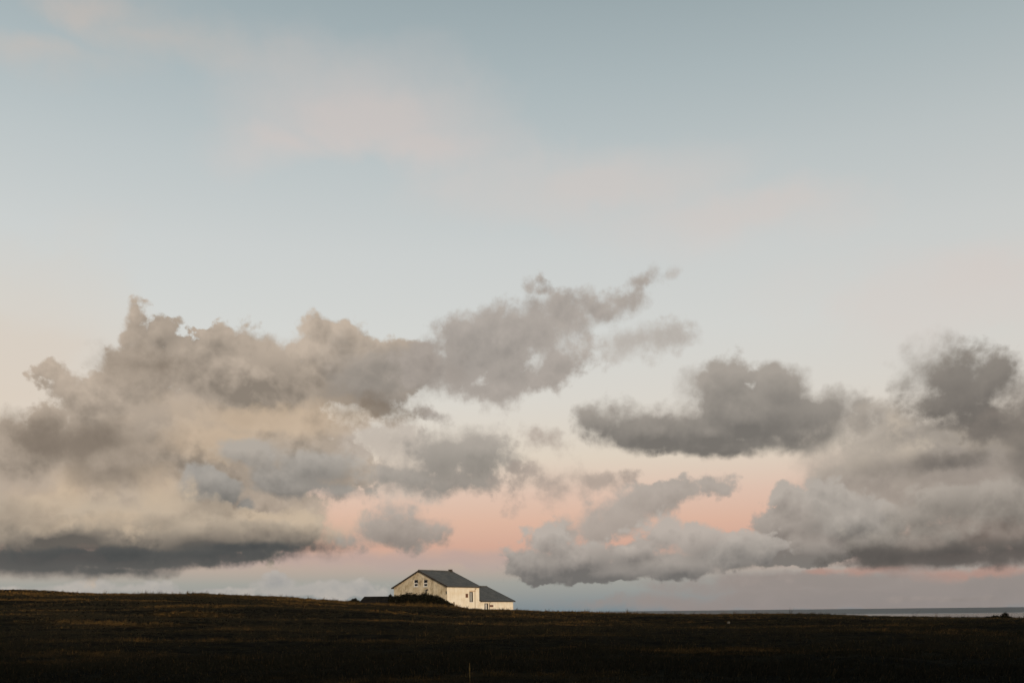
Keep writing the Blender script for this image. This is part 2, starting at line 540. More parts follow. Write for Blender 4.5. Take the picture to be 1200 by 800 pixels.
def blade_build(M, p):
    a, b = grass_patches(M)
    info = M.n.new('ShaderNodeNewGeometry').outputs['Random Per Island']
    green = M.mix(info, rgb(0.011, 0.011, 0.009), rgb(0.021, 0.020, 0.014))
    straw = M.mix(info, rgb(0.066, 0.040, 0.015), rgb(0.160, 0.095, 0.033))
    f = M.math('MULTIPLY', M.rng(a, 0.51, 0.64), M.rng(b, 0.36, 0.66))
    f = M.math('ADD', f, M.math('MULTIPLY', M.math('GREATER_THAN', info, 0.96), 0.2))
    # golden rim light on the crest, put into the blade colour as extra straw
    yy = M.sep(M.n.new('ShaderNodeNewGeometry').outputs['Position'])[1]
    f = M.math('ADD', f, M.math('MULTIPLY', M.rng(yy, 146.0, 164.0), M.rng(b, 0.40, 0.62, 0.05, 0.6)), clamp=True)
    M.put(p.inputs['Base Color'], M.mix(f, green, straw))
    p.inputs['Roughness'].default_value = 0.95
    p.inputs['Specular IOR Level'].default_value = 0.0


def sea_build(M, p):
    pos = M.n.new('ShaderNodeNewGeometry').outputs['Position']
    n, _ = M.noise(M.vec('MULTIPLY', pos, (0.35, 1.0, 1.0)), 0.25, 6.0, 0.6)
    slick, _ = M.noise(M.vec('MULTIPLY', pos, (0.00025, 0.0014, 0.0)), 1.0, 4.0, 0.55)
    y = M.sep(pos)[1]
    # wind-ruffled dark water far out, calm water inshore
    f = M.rng(M.math('MULTIPLY_ADD', slick, 2600.0, y), 4300.0, 5600.0)
    M.put(p.inputs['Base Color'], M.mix(f, rgb(0.10, 0.095, 0.088), rgb(0.040, 0.050, 0.056)))
    M.put(p.inputs['Roughness'], M.math('MULTIPLY_ADD', f, 0.3, 0.15))
    M.put(p.inputs['Specular IOR Level'], M.math('MULTIPLY_ADD', f, -0.28, 0.5))
    p.inputs['IOR'].default_value = 1.33
    bump(M, p, n, 0.35, 0.4)


def gable_build(M, p):
    v = coords(M)
    a, _ = M.noise(v, 0.8, 6.0, 0.65)
    b, _ = M.noise(M.vec('MULTIPLY', v, (1.0, 1.3, 0.8)), 0.9, 6.0, 0.68)
    g, _ = M.noise(v, 5.0, 4.0, 0.6)
    c = M.mix(M.rng(a, 0.35, 0.65), rgb(0.66, 0.58, 0.44), rgb(0.50, 0.41, 0.27))
    c = M.mix(M.rng(b, 0.46, 0.70), c, rgb(0.25, 0.185, 0.10))
    c = M.mix(M.math('MULTIPLY', M.rng(g, 0.45, 0.75), 0.45), c, rgb(0.72, 0.66, 0.54))
    M.put(p.inputs['Base Color'], c)
    p.inputs['Roughness'].default_value = 0.95
    bump(M, p, g, 0.5, 0.04)


def cream_build(M, p):
    v = coords(M)
    a, _ = M.noise(v, 0.7, 5.0, 0.6)
    streak, _ = M.noise(M.vec('MULTIPLY', v, (3.0, 3.0, 0.25)), 1.4, 5.0, 0.65)
    g, _ = M.noise(v, 6.0, 4.0, 0.6)
    c = M.mix(M.rng(a, 0.35, 0.7), rgb(0.74, 0.70, 0.61), rgb(0.66, 0.59, 0.47))
    c = M.mix(M.math('MULTIPLY', M.rng(streak, 0.50, 0.78), 0.6), c, rgb(0.42, 0.34, 0.23))
    c = M.mix(M.math('MULTIPLY', M.rng(g, 0.5, 0.8), 0.25), c, rgb(0.50, 0.43, 0.33))
    M.put(p.inputs['Base Color'], c)
    p.inputs['Roughness'].default_value = 0.9
    bump(M, p, g, 0.35, 0.03)


def slate_build(M, p):
    v = coords(M)
    br = M.n.new('ShaderNodeTexBrick')
    M.l.new(M.vec('MULTIPLY', v, (1.0, 1.0, 1.0)), br.inputs['Vector'])
    br.inputs['Color1'].default_value = rgb(0.070, 0.071, 0.068)
    br.inputs['Color2'].default_value = rgb(0.050, 0.052, 0.051)
    br.inputs['Mortar'].default_value = rgb(0.03, 0.03, 0.03)
    br.inputs['Scale'].default_value = 1.0
    br.inputs['Mortar Size'].default_value = 0.012
    br.inputs['Brick Width'].default_value = 0.30
    br.inputs['Row Height'].default_value = 0.24
    n, _ = M.noise(v, 0.7, 5.0, 0.6)
    M.put(p.inputs['Base Color'], M.mix(M.rng(n, 0.4, 0.75), br.outputs[0], rgb(0.090, 0.085, 0.076)))
    p.inputs['Roughness'].default_value = 0.7
    bump(M, p, br.outputs['Fac'], 0.4, -0.01)


def plain(c, roughness=0.6, metal=0.0, spec=0.4):
    def build(M, p):
        v = coords(M)
        n, _ = M.noise(v, 6.0, 4.0, 0.6)
        M.put(p.inputs['Base Color'], M.mix(M.rng(n, 0.3, 0.7), rgb(c[0] * 0.8, c[1] * 0.8, c[2] * 0.8), rgb(*c)))
        p.inputs['Roughness'].default_value = roughness
        p.inputs['Metallic'].default_value = metal
        p.inputs['Specular IOR Level'].default_value = spec
    return build


MAT = {
    'ground': material('heath_ground', ground_build),
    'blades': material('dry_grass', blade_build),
    'sea': material('sea_water', sea_build),
    'gable': material('weathered_render', gable_build),
    'cream': material('cream_paint', cream_build),
    'slate': material('roof_slate', slate_build),
    'trim': material('dark_trim', plain((0.045, 0.035, 0.028), 0.7)),
    'white': material('white_frame', plain((0.78, 0.77, 0.74), 0.5)),
    'glass': material('dark_glass', plain((0.012, 0.013, 0.015), 0.12)),
    'dimglass': material('grey_glass', plain((0.10, 0.09, 0.085), 0.25)),
    'rust': material('brown_wood', plain((0.13, 0.055, 0.03), 0.8)),
    'pipe': material('cream_pipe', plain((0.42, 0.33, 0.24), 0.6)),
    'iron': material('dark_iron', plain((0.03, 0.03, 0.03), 0.5)),
    'tan': material('tan_lintel', plain((0.55, 0.40, 0.27), 0.85)),
    'tar': material('tarred_roof', two_tone(rgb(0.010, 0.010, 0.010), rgb(0.018, 0.017, 0.016), 1.5, roughness=1.0, bump_s=0.3, spec=0.0)),
    'stone': material('dark_stone', two_tone(rgb(0.05, 0.045, 0.04), rgb(0.10, 0.09, 0.075), 3.0, bump_s=0.5, bump_d=0.05)),
    'leaf': material('dark_leaves', two_tone(rgb(0.006, 0.007, 0.006), rgb(0.016, 0.016, 0.010), 2.5, roughness=0.95, spec=0.05)),
    'twig': material('brown_twigs', two_tone(rgb(0.020, 0.014, 0.010), rgb(0.045, 0.030, 0.018), 8.0)),
    'weed': material('yellow_weeds', two_tone(rgb(0.09, 0.055, 0.018), rgb(0.20, 0.13, 0.04), 4.0)),
    'pale': material('pale_rock', two_tone(rgb(0.08, 0.07, 0.06), rgb(0.15, 0.135, 0.115), 8.0, bump_s=0.5)),
}

# ------------------------------------------------------------------ mesh helpers
def mesh_obj(name, verts, faces, mat, parent=None, smooth=False):
    me = bpy.data.meshes.new(name)
    me.from_pydata([tuple(v) for v in verts], [], [tuple(f) for f in faces])
    me.update()
    if smooth:
        for poly in me.polygons:
            poly.use_smooth = True
    me.materials.append(mat)
    ob = bpy.data.objects.new(name, me)
    COL.objects.link(ob)
    if parent is not None:
        ob.parent = parent
    return ob


def quick_mesh(name, co, loops, sizes, mat, parent=None):
    """big meshes straight from arrays"""
    me = bpy.data.meshes.new(name)
    me.vertices.add(len(co))
    me.vertices.foreach_set('co', np.asarray(co, np.float32).ravel())
    me.loops.add(len(loops))
    me.loops.foreach_set('vertex_index', np.asarray(loops, np.int32))
    me.polygons.add(len(sizes))
    st = np.concatenate(([0], np.cumsum(sizes)[:-1])).astype(np.int32)
    me.polygons.foreach_set('loop_start', st)
    me.update(calc_edges=True)
    me.validate()
    me.materials.append(mat)
    ob = bpy.data.objects.new(name, me)
    COL.objects.link(ob)
    if parent is not None:
        ob.parent = parent
    return ob


BOXF = [(0, 3, 2, 1), (4, 5, 6, 7), (0, 1, 5, 4), (1, 2, 6, 5), (2, 3, 7, 6), (3, 0, 4, 7)]


def box_vf(x0, x1, y0, y1, z0, z1):
    return [(x0, y0, z0), (x1, y0, z0), (x1, y1, z0), (x0, y1, z0), (x0, y0, z1), (x1, y0, z1), (x1, y1, z1), (x0, y1, z1)], BOXF


def join_vf(parts):
    V_, F_ = [], []
    for v, f in parts:
        o = len(V_)
        V_ += list(v)
        F_ += [tuple(i + o for i in q_) for q_ in f]
    return V_, F_


def box(name, b, mat, parent=None, bevel=0.0):
    ob = mesh_obj(name, *box_vf(*b), mat, parent)
    if bevel:
        m = ob.modifiers.new('bevel', 'BEVEL')
        m.width = bevel
        m.segments = 2
    return ob


def tube_vf(pts, radii, n=8):
    vs, fs = [], []
    pts = [Vector(p_) for p_ in pts]
    for i, p_ in enumerate(pts):
        d = (pts[min(i + 1, len(pts) - 1)] - pts[max(i - 1, 0)]).normalized()
        a = d.orthogonal().normalized()
        b = d.cross(a)
        for k in range(n):
            an = 2 * math.pi * k / n
            vs.append(p_ + (a * math.cos(an) + b * math.sin(an)) * radii[i])
    for i in range(len(pts) - 1):
        for k in range(n):
            fs.append((i * n + k, i * n + (k + 1) % n, (i + 1) * n + (k + 1) % n, (i + 1) * n + k))
    fs.append(tuple(range(n - 1, -1, -1)))
    fs.append(tuple((len(pts) - 1) * n + k for k in range(n)))
    return vs, fs


def cut(ob, boxes):
    """cut openings through a wall"""
    v, f = join_vf([box_vf(*b) for b in boxes])
    me = bpy.data.meshes.new('cutter')
    me.from_pydata(v, [], f)
    me.update()
    c = bpy.data.objects.new('cutter', me)
    COL.objects.link(c)
    c.matrix_world = ob.matrix_world
    if ob.parent:
        c.parent = ob.parent
    m = ob.modifiers.new('openings', 'BOOLEAN')
    m.operation = 'DIFFERENCE'
    m.solver = 'EXACT'
    m.object = c
    bpy.context.view_layer.update()
    dg = bpy.context.evaluated_depsgraph_get()
    new = bpy.data.meshes.new_from_object(ob.evaluated_get(dg))
    ob.modifiers.remove(m)
    ob.data = new
    bpy.data.objects.remove(c)


def tag(ob, label=None, cat=None, group=None, kind=None):
    if label:
        ob['label'] = label
    if cat:
        ob['category'] = cat
    if group:
        ob['group'] = group
    if kind:
        ob['kind'] = kind
    return ob


def empty(name, loc, rz=0.0):
    ob = bpy.data.objects.new(name, None)
    ob.empty_display_size = 0.5
    COL.objects.link(ob)
    ob.location = loc
    ob.rotation_euler = (0, 0, rz)
    return ob


# ------------------------------------------------------------------ terrain
def lattice(x, y, seed):
    h = np.sin(x * 127.1 + y * 311.7 + seed * 74.7) * 43758.5453
    return h - np.floor(h)


def vnoise(x, y, seed=0):
    xi, yi = np.floor(x), np.floor(y)
    fx, fy = x - xi, y - yi
    fx = fx * fx * (3 - 2 * fx)
    fy = fy * fy * (3 - 2 * fy)
    a = lattice(xi, yi, seed); b = lattice(xi + 1, yi, seed)
    c = lattice(xi, yi + 1, seed); d = lattice(xi + 1, yi + 1, seed)
    return (a * (1 - fx) + b * fx) * (1 - fy) + (c * (1 - fx) + d * fx) * fy - 0.5


def sstep(a, b, x):
    t = np.clip((x - a) / (b - a), 0, 1)
    return t * t * (3 - 2 * t)


CREST_Y = 165.0
SKYLINE = [(0, 690.5), (30, 691), (60, 693.5), (120, 696), (200, 696.5), (240, 695.8), (300, 699), (350, 701), (400, 705),
           (420, 707), (460, 708), (500, 709), (530, 711), (547, 713.6), (569, 715), (602, 715.4), (640, 717.2), (700, 718.8),
           (780, 720.3), (860, 720.3), (925, 719.6), (990, 722.8), (1077, 724.8), (1200, 726.3)]
cx_, cz_ = [], []
for px, py in SKYLINE:
    dx, dy = px - HX, HY - py
    cx_.append((dx * math.cos(ROLL) + dy * math.sin(ROLL)) / F * CREST_Y)
    cz_.append(EYE + (-dx * math.sin(ROLL) + dy * math.cos(ROLL)) / F * CREST_Y)
cx_ = np.array([-900.0, -180.0] + cx_ + [140.0, 400.0])
cz_ = np.array([9.0, 6.8] + cz_ + [-1.2, -5.0])


def terrain(x, y):
    x = np.asarray(x, float)
    y = np.asarray(y, float)
    zc = np.interp(x, cx_, cz_)
    s = np.clip(y / CREST_Y, 0, 1)
    # rise to the crest, gently hollow before it
    z = zc * (0.25 * s + 0.75 * s ** 1.7)
    # rolling ground and tussocks
    mid = sstep(0, 30, y) * (1 - 0.75 * sstep(125, 160, y)) * (1 - 0.5 * sstep(165, 180, y))
    z += mid * (0.75 * vnoise(x / 26, y / 15, 1) * sstep(20, 60, y) * (1 - sstep(110, 150, y))
                + 0.30 * vnoise(x / 8, y / 5, 2) + 0.16 * vnoise(x / 2.6, y / 2.0, 3))
    z += 0.10 * vnoise(x / 1.3, y / 1.3, 4) * sstep(10, 30, y)
    # beyond the crest
    z -= sstep(168, 215, y) * 0.5
    z -= sstep(215, 420, y) * (zc + 27.0)
    # cliff to the right, well out of the frame
    z -= sstep(230, 420, x) * 26.0
    # unseen rise behind the viewer, added to shade the foreground from the low sun
    shade_hill = sstep(-12, -75, y) * (10.5 + 5.0 * vnoise(x / 45, 3.3 + 0 * y, 7) + 2.0 * vnoise(x / 17, y / 17, 8)) * (1 - sstep(160, 320, x))
    z += shade_hill + sstep(-70, -400, y) * 10.0
    return z


def spaced(parts):
    out = []
    for a, b, st in parts:
        n = max(1, int(round((b - a) / st)))
        out += list(np.linspace(a, b, n, endpoint=False))
    out.append(parts[-1][1])
    return np.array(out)


gx = spaced([(-3000, -400, 200), (-400, -130, 12), (-130, 130, 0.8), (130, 440, 10)])
gy = spaced([(-3000, -400, 200), (-400, -100, 20), (-100, 14, 3), (14, 60, 0.6), (60, 230, 0.8), (230, 440, 7)])
GX, GY = np.meshgrid(gx, gy)
GZ = terrain(GX, GY)
nx, ny = len(gx), len(gy)
idx = np.arange(nx * ny).reshape(ny, nx)
quads = np.stack([idx[:-1, :-1], idx[:-1, 1:], idx[1:, 1:], idx[1:, :-1]], -1).reshape(-1, 4)
ground = quick_mesh('ground', np.stack([GX, GY, GZ], -1).reshape(-1, 3), quads.ravel(), np.full(len(quads), 4), MAT['ground'])
ground.data.polygons.foreach_set('use_smooth', np.ones(len(ground.data.polygons), bool))
tag(ground, 'dark heath field rising to a low grassy crest', kind='structure')

# sea
sea_v = [(-60000, -300, -20), (60000, -300, -20), (60000, 70000, -20), (-60000, 70000, -20)]
sea = mesh_obj('sea', sea_v, [(0, 1, 2, 3)], MAT['sea'])
tag(sea, 'thin strip of grey sea under the far horizon', kind='structure')


# ------------------------------------------------------------------ grass
def make_grass():
    P_, H_, Wd = [], [], []
    rings = [(15, 40, 40.0, 0.06, 0.17), (40, 90, 13.0, 0.07, 0.22), (90, 148, 5.0, 0.10, 0.28), (148, 176, 9.0, 0.10, 0.30),
             (154, 173, 0.35, 0.35, 0.62), (176, 215, 1.5, 0.12, 0.3)]
    for r0, r1, dens, h0, h1 in rings:
        n = int(0.51 * (r1 * r1 - r0 * r0) * dens)
        r = np.sqrt(rng.uniform(r0 * r0, r1 * r1, n))
        a = rng.uniform(-0.51, 0.51, n)
        x, y = r * np.sin(a), r * np.cos(a)
        keep = rng.uniform(0, 1, n) < np.clip(0.62 + 1.3 * vnoise(x / 5.5, y / 3.5, 21) + 0.6 * vnoise(x / 1.7, y / 1.7, 22), 0.12, 1)
        x, y = x[keep], y[keep]
        h = rng.uniform(h0, h1, len(x)) * (1.0 + 0.9 * vnoise(x / 7, y / 5, 23)) * (1 + (rng.uniform(0, 1, len(x)) > 0.985) * 0.9) * (1 + 2.6 * np.maximum(0, vnoise(x / 3.1, y / 6.0, 24) - 0.12) * sstep(130, 150, y))
        P_.append(np.stack([x, y, terrain(x, y) - 0.02], -1))
        H_.append(h)
    P_ = np.concatenate(P_)
    H_ = np.concatenate(H_)
    n, B = len(P_), 7
    base = np.repeat(P_, B, 0)
    hh = np.repeat(H_, B) * rng.uniform(0.55, 1.1, n * B)
    dist = np.hypot(base[:, 0], base[:, 1])
    ang = rng.uniform(0, 2 * math.pi, n * B)
    lean = rng.uniform(0.1, 0.65, n * B) * hh
    off = rng.uniform(0.0, 0.14, n * B)
    root = base + np.stack([np.cos(ang) * off, np.sin(ang) * off, np.zeros(n * B)], -1)
    wd = np.maximum(0.011, 0.00022 * dist) * rng.uniform(0.7, 1.4, n * B)
    side = rng.uniform(-0.7, 0.7, n * B)
    sd = np.stack([np.cos(side), np.sin(side), np.zeros(n * B)], -1)
    tip = root + np.stack([np.cos(ang) * lean + 0.10 * hh, np.sin(ang) * lean, hh], -1)
    co = np.empty((n * B, 3, 3))
    co[:, 0] = root - sd * wd[:, None]
    co[:, 1] = root + sd * wd[:, None]
    co[:, 2] = tip
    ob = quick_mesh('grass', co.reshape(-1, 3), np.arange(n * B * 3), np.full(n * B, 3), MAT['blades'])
    tag(ob, 'rough dark grass with dry golden patches over the field', kind='stuff')
    return n * B


n_blades = make_grass()


# ------------------------------------------------------------------ farmhouse
HOUSE_R = math.radians(50)
CXW, CYW = -12.17, 187.0
SN, CS = math.sin(math.radians(40)), math.cos(math.radians(40))
L1, W1, L2 = 9.07, 14.46, 10.25
FLOOR = float(terrain(CXW, CYW)) - 1.0
house = empty('farmhouse', (CXW, CYW, FLOOR), HOUSE_R)
tag(house, 'lone farmhouse with stained bare gable, cream side wall, slate roof and lower stepped extension', 'house')


def ray(u, v):
    """crop units of the close view -> horizontal slope and vertical slope of the line of sight"""
    px, py = 400 + u / 5.4545, 655 + v / 5.4545
    dx, dy = px - HX, HY - py
    return ((dx * math.cos(ROLL) + dy * math.sin(ROLL)) / F, (-dx * math.sin(ROLL) + dy * math.cos(ROLL)) / F)


def on_side(u, v):
    k, m = ray(u, v)
    s_ = (CYW * k - CXW) / (SN - CS * k)
    return s_, EYE + m * (CYW + CS * s_) - FLOOR


def on_gable(u, v):
    k, m = ray(u, v)
    t_ = (CXW - CYW * k) / (CS + SN * k)
    return t_, EYE + m * (CYW + SN * t_) - FLOOR


RIDGE, EAVE = 9.85 - FLOOR, 6.78 - FLOOR            # roof surface over the ridge and over the wall line
RIDGE2, EAVE2 = 6.98 - FLOOR, 4.02 - FLOOR
TH = 0.18                                            # roof thickness
WT = 0.4                                             # wall thickness


def side_rect(u0, u1, v0, v1):
    (s0, z1), (s1, z0) = on_side(u0, v0), on_side(u1, v1)
    return s0, s1, z0, z1


def gable_rect(u0, u1, v0, v1):
    (t1, z1), (t0, z0) = on_gable(u0, v0), on_gable(u1, v1)
    return t0, t1, z0, z1


tall = side_rect(819, 842, 207, 272)
hatch = side_rect(794, 809, 221, 244)
door2 = side_rect(915, 939, 281, 334)
sign2 = side_rect(949, 971, 291, 304)
win_a = gable_rect(463, 490, 130, 174)
win_b = gable_rect(524, 551, 130, 174)


def gable_prism(name, x0, x1, y0, y1, z_low, eave, ridge, mat):
    """a five-cornered gable wall standing across the house"""
    ym = W1 / 2
    def zr(y):
        return eave + (ridge - eave) * (1 - abs(y - ym) / ym) - TH - 0.02
    prof = [(y0, z_low), (y1, z_low), (y1, zr(y1)), (ym, zr(ym)), (y0, zr(y0))]
    v = [(x0, y, z) for y, z in prof] + [(x1, y, z) for y, z in prof]
    f = [(4, 3, 2, 1, 0), (5, 6, 7, 8, 9)] + [(i, (i + 1) % 5, 5 + (i + 1) % 5, 5 + i) for i in range(5)]
    ob = mesh_obj(name, v, f, mat, house)
    bm = bmesh.new(); bm.from_mesh(ob.data); bmesh.ops.recalc_face_normals(bm, faces=bm.faces); bm.to_mesh(ob.data); bm.free()
    return ob


gw = gable_prism('gable_wall', 0.0, WT, 0.0, W1, -3.0, EAVE, RIDGE, MAT['gable'])
gw['label'] = 'bare weathered gable wall with brown stains'
cut(gw, [(-0.5, 1.0, w[0], w[1], w[2], w[3]) for w in (win_a, win_b)])
sw = box('side_wall', (WT + 0.002, L1, 0.004, WT, -3.0, EAVE - TH - 0.03), MAT['cream'], house)
sw['label'] = 'smooth cream painted side wall'
cut(sw, [(tall[0], tall[1], -0.5, 1.0, tall[2], tall[3])])
box('painted_corner', (-0.004, WT, -0.006, 0.0, -3.0, EAVE - TH - 0.03), MAT['cream'], house)
box('back_wall', (WT + 0.002, L1, W1 - WT, W1 - 0.004, -3.0, EAVE - TH - 0.03), MAT['gable'], house)
gable_prism('far_gable_wall', L1 - WT, L1, WT + 0.002, W1 - WT - 0.002, -3.0, EAVE, RIDGE, MAT['gable'])
ew = box('extension_wall', (L1 + 0.002, L1 + L2, 0.006, WT, -4.0, EAVE2 - TH - 0.03), MAT['cream'], house)
cut(ew, [(door2[0], door2[1], -0.5, 1.0, door2[2], door2[3])])
gable_prism('extension_gable_wall', L1 + L2 - WT, L1 + L2 - 0.004, WT + 0.002, W1 - WT - 0.002, -4.0, EAVE2, RIDGE2, MAT['cream'])
box('extension_back_wall', (L1 + 0.002, L1 + L2, W1 - WT, W1 - 0.006, -4.0, EAVE2 - TH - 0.03), MAT['cream'], house)


def roof(name, x0, x1, eave, ridge, over=0.38):
    """two sloping slabs meeting at the ridge"""
    ym = W1 / 2
    k = (ridge - eave) / ym
    pr = []
    lowz = eave - k * over
    top = [(-over, lowz), (ym, ridge), (W1 + over, lowz)]
    bot = [(W1 + over, lowz - TH), (ym, ridge - TH), (-over, lowz - TH)]
    prof = top + bot
    v = [(x0, y, z) for y, z in prof] + [(x1, y, z) for y, z in prof]
    n = 6
    f = [(0, 1, 4, 5), (1, 2, 3, 4), (n + 5, n + 4, n + 1, n), (n + 4, n + 3, n + 2, n + 1)]
    f += [(i, i + n, (i + 1) % n + n, (i + 1) % n) for i in range(n)]
    ob = mesh_obj(name, v, f, MAT['slate'], house)
    bm = bmesh.new(); bm.from_mesh(ob.data); bmesh.ops.recalc_face_normals(bm, faces=bm.faces); bm.to_mesh(ob.data); bm.free()
    rc, rf = tube_vf([(x0 - 0.02, ym, ridge + 0.01), (x1 + 0.02, ym, ridge + 0.01)], [0.13, 0.13], 10)
    mesh_obj('ridge_cap', rc, rf, MAT['slate'], ob)
    # gutters along both eaves, boards up both gable slopes
    for y in (-over - 0.06, W1 + over + 0.06):
        g_, gf = tube_vf([(x0 + 0.03, y, lowz - 0.10), (x1 - 0.03, y, lowz - 0.10)], [0.075, 0.075], 8)
        mesh_obj('gutter', g_, gf, MAT['trim'], ob)
    for xs in ((x0 - 0.035, x0 - 0.003), (x1 + 0.003, x1 + 0.035)):
        for sgn in (0, 1):
            ya, yb = (-over - 0.02, ym) if sgn == 0 else (W1 + over + 0.02, ym)
            za = lowz
            vv = []
            for x in xs:
                vv += [(x, ya, za - TH - 0.06), (x, yb, ridge - TH - 0.06), (x, yb, ridge + 0.03), (x, ya, za + 0.03)]
            ff = [(0, 1, 2, 3), (7, 6, 5, 4), (0, 4, 5, 1), (1, 5, 6, 2), (2, 6, 7, 3), (3, 7, 4, 0)]
            mesh_obj('bargeboard', vv, ff, MAT['trim'], ob)
    return ob


roof('roof', -0.30, L1 + 0.16, EAVE, RIDGE)
roof('extension_roof', L1 + 0.22, L1 + L2 + 0.22, EAVE2, RIDGE2)
# little stack where the ridge ends
cv, cf = join_vf([box_vf(L1 - 0.75, L1 - 0.20, W1 / 2 - 0.3, W1 / 2 + 0.3, RIDGE - 0.4, RIDGE + 0.30),
                  box_vf(L1 - 0.80, L1 - 0.15, W1 / 2 - 0.35, W1 / 2 + 0.35, RIDGE + 0.303, RIDGE + 0.38)])
mesh_obj('chimney', cv, cf, MAT['trim'], house)


def frame_vf(plane, a0, a1, z0, z1, d0, d1, w, mid=None, wm=0.0):
    """a rectangular frame lying in the plane of a wall, with a rail at mid"""
    bars = [(a0, a1, z0, z0 + w), (a0, a1, z1 - w, z1), (a0, a0 + w, z0 + w, z1 - w), (a1 - w, a1, z0 + w, z1 - w)]
    if mid is not None:
        bars.append((a0 + w, a1 - w, mid - wm / 2, mid + wm / 2))
    ps = []
    for b0, b1, c0, c1 in bars:
        ps.append(box_vf(d0, d1, b0, b1, c0, c1) if plane == 'x' else box_vf(b0, b1, d0, d1, c0, c1))
    return join_vf(ps)


for w in (win_a, win_b):                                   # sash windows in the gable
    zm = w[2] + (w[3] - w[2]) * 0.50
    wd = empty('window', (0, 0, 0)); wd.parent = house
    mesh_obj('frame', *frame_vf('x', w[0], w[1], w[2], zm, 0.03, 0.12, 0.14), MAT['white'], wd)
    mesh_obj('upper_frame', *frame_vf('x', w[0] + 0.003, w[1] - 0.003, zm + 0.002, w[3], 0.06, 0.12, 0.06), MAT['white'], wd)
    box('lower_pane', (0.075, 0.09, w[0] + 0.13, w[1] - 0.13, w[2] + 0.13, zm - 0.13), MAT['glass'], wd)
    box('upper_pane', (0.10, 0.115, w[0] + 0.05, w[1] - 0.05, zm + 0.05, w[3] - 0.05), MAT['glass'], wd)
    box('sill', (-0.10, 0.029, w[0] - 0.08, w[1] + 0.08, w[2] - 0.10, w[2] - 0.003), MAT['white'], wd)

wd = empty('window', (0, 0, 0)); wd.parent = house          # tall window of the side wall
wd['label'] = 'tall narrow two-light window'
mesh_obj('frame', *frame_vf('y', tall[0], tall[1], tall[2], tall[3], 0.05, 0.15, 0.10), MAT['trim'], wd)
am = (tall[0] + tall[1]) / 2
box('mullion', (am - 0.09, am + 0.09, 0.055, 0.145, tall[2] + 0.102, tall[3] - 0.102), MAT['white'], wd)
for a0, a1 in ((tall[0] + 0.10, am - 0.092), (am + 0.092, tall[1] - 0.10)):
    box('pane', (a0, a1, 0.09, 0.105, tall[2] + 0.10, tall[3] - 0.10), MAT['glass'], wd)
box('sill', (tall[0] - 0.1, tall[1] + 0.1, -0.10, 0.003, tall[2] - 0.12, tall[2] - 0.004), MAT['white'], wd)
lint = side_rect(818, 858, 199, 206)
box('lintel', (lint[0], lint[1], -0.05, 0.003, lint[2], lint[3]), MAT['tan'], house)

hv, hf = join_vf([box_vf(hatch[0], hatch[1], -0.05, 0.003, hatch[2], hatch[3]),
                  box_vf(hatch[0] - 0.05, hatch[1] + 0.05, -0.09, -0.051, hatch[3] - 0.04, hatch[3] + 0.05)])
mesh_obj('meter_box', hv, hf, MAT['rust'], house)

pu = on_side(852, 200)[0]
pv, pf = tube_vf([(pu, -0.40, EAVE - 0.36), (pu, -0.40, EAVE - 0.5), (pu, -0.10, EAVE - 0.8), (pu, -0.10, -2.5)], [0.05] * 4, 8)
mesh_obj('drainpipe', pv, pf, MAT['pipe'], house)
pu = on_side(944, 280)[0]
pv, pf = tube_vf([(pu, -0.40, EAVE2 - 0.36), (pu, -0.40, EAVE2 - 0.45), (pu, -0.10, EAVE2 - 0.65), (pu, -0.10, -3.0)], [0.05] * 4, 8)
mesh_obj('drainpipe', pv, pf, MAT['iron'], house)

dr = empty('door', (0, 0, 0)); dr.parent = house            # glazed door of the extension
mesh_obj('frame', *frame_vf('y', door2[0], door2[1], door2[2], door2[3], 0.05, 0.16, 0.11), MAT['trim'], dr)
am = (door2[0] + door2[1]) / 2
box('stile', (am - 0.13, am + 0.13, 0.06, 0.14, door2[2] + 0.112, door2[3] - 0.112), MAT['white'], dr)
for a0, a1 in ((door2[0] + 0.11, am - 0.132), (am + 0.132, door2[1] - 0.11)):
    box('pane', (a0, a1, 0.09, 0.105, door2[2] + 0.11, door2[3] - 0.11), MAT['glass'], dr)
sv, sf = join_vf([box_vf(sign2[0], sign2[1], -0.04, 0.005, sign2[2], sign2[3]),
                  box_vf(sign2[0] + 0.1, sign2[1] - 0.1, -0.055, -0.041, sign2[2] + 0.05, sign2[3] - 0.05)])
mesh_obj('wall_plaque', sv, sf, MAT['rust'], house)

# lamp on a bracket post against the gable, meter cabinet at the corner
t_, z_ = on_gable(550, 226)
t2, z2 = on_gable(551, 196)
lv, lf = join_vf([tube_vf([(-0.22, t_, z_ - 2.0), (-0.22, t_, z2)], [0.07, 0.07], 8),
                  tube_vf([(-0.22, t_ + 0.05, z2), (-0.22, t_ - 0.32, z2 + 0.06)], [0.13, 0.16], 8),
                  box_vf(-0.2, 0.01, t_ - 0.04, t_ + 0.04, z2 - 0.8, z2 - 0.7)])
mesh_obj('flue_pipe', lv, lf, MAT['iron'], house)
t0, t1, z0, z1 = gable_rect(669, 675, 203, 222)
box('wall_vent', (-0.06, 0.003, t0, t1, z0, z1), MAT['iron'], house)

# ------------------------------------------------------------------ low outbuilding behind the hedge
def at(px, py, Y):
    dx, dy = px - HX, HY - py
    return Vector(((dx * math.cos(ROLL) + dy * math.sin(ROLL)) / F * Y, Y, EYE + (-dx * math.sin(ROLL) + dy * math.cos(ROLL)) / F * Y))


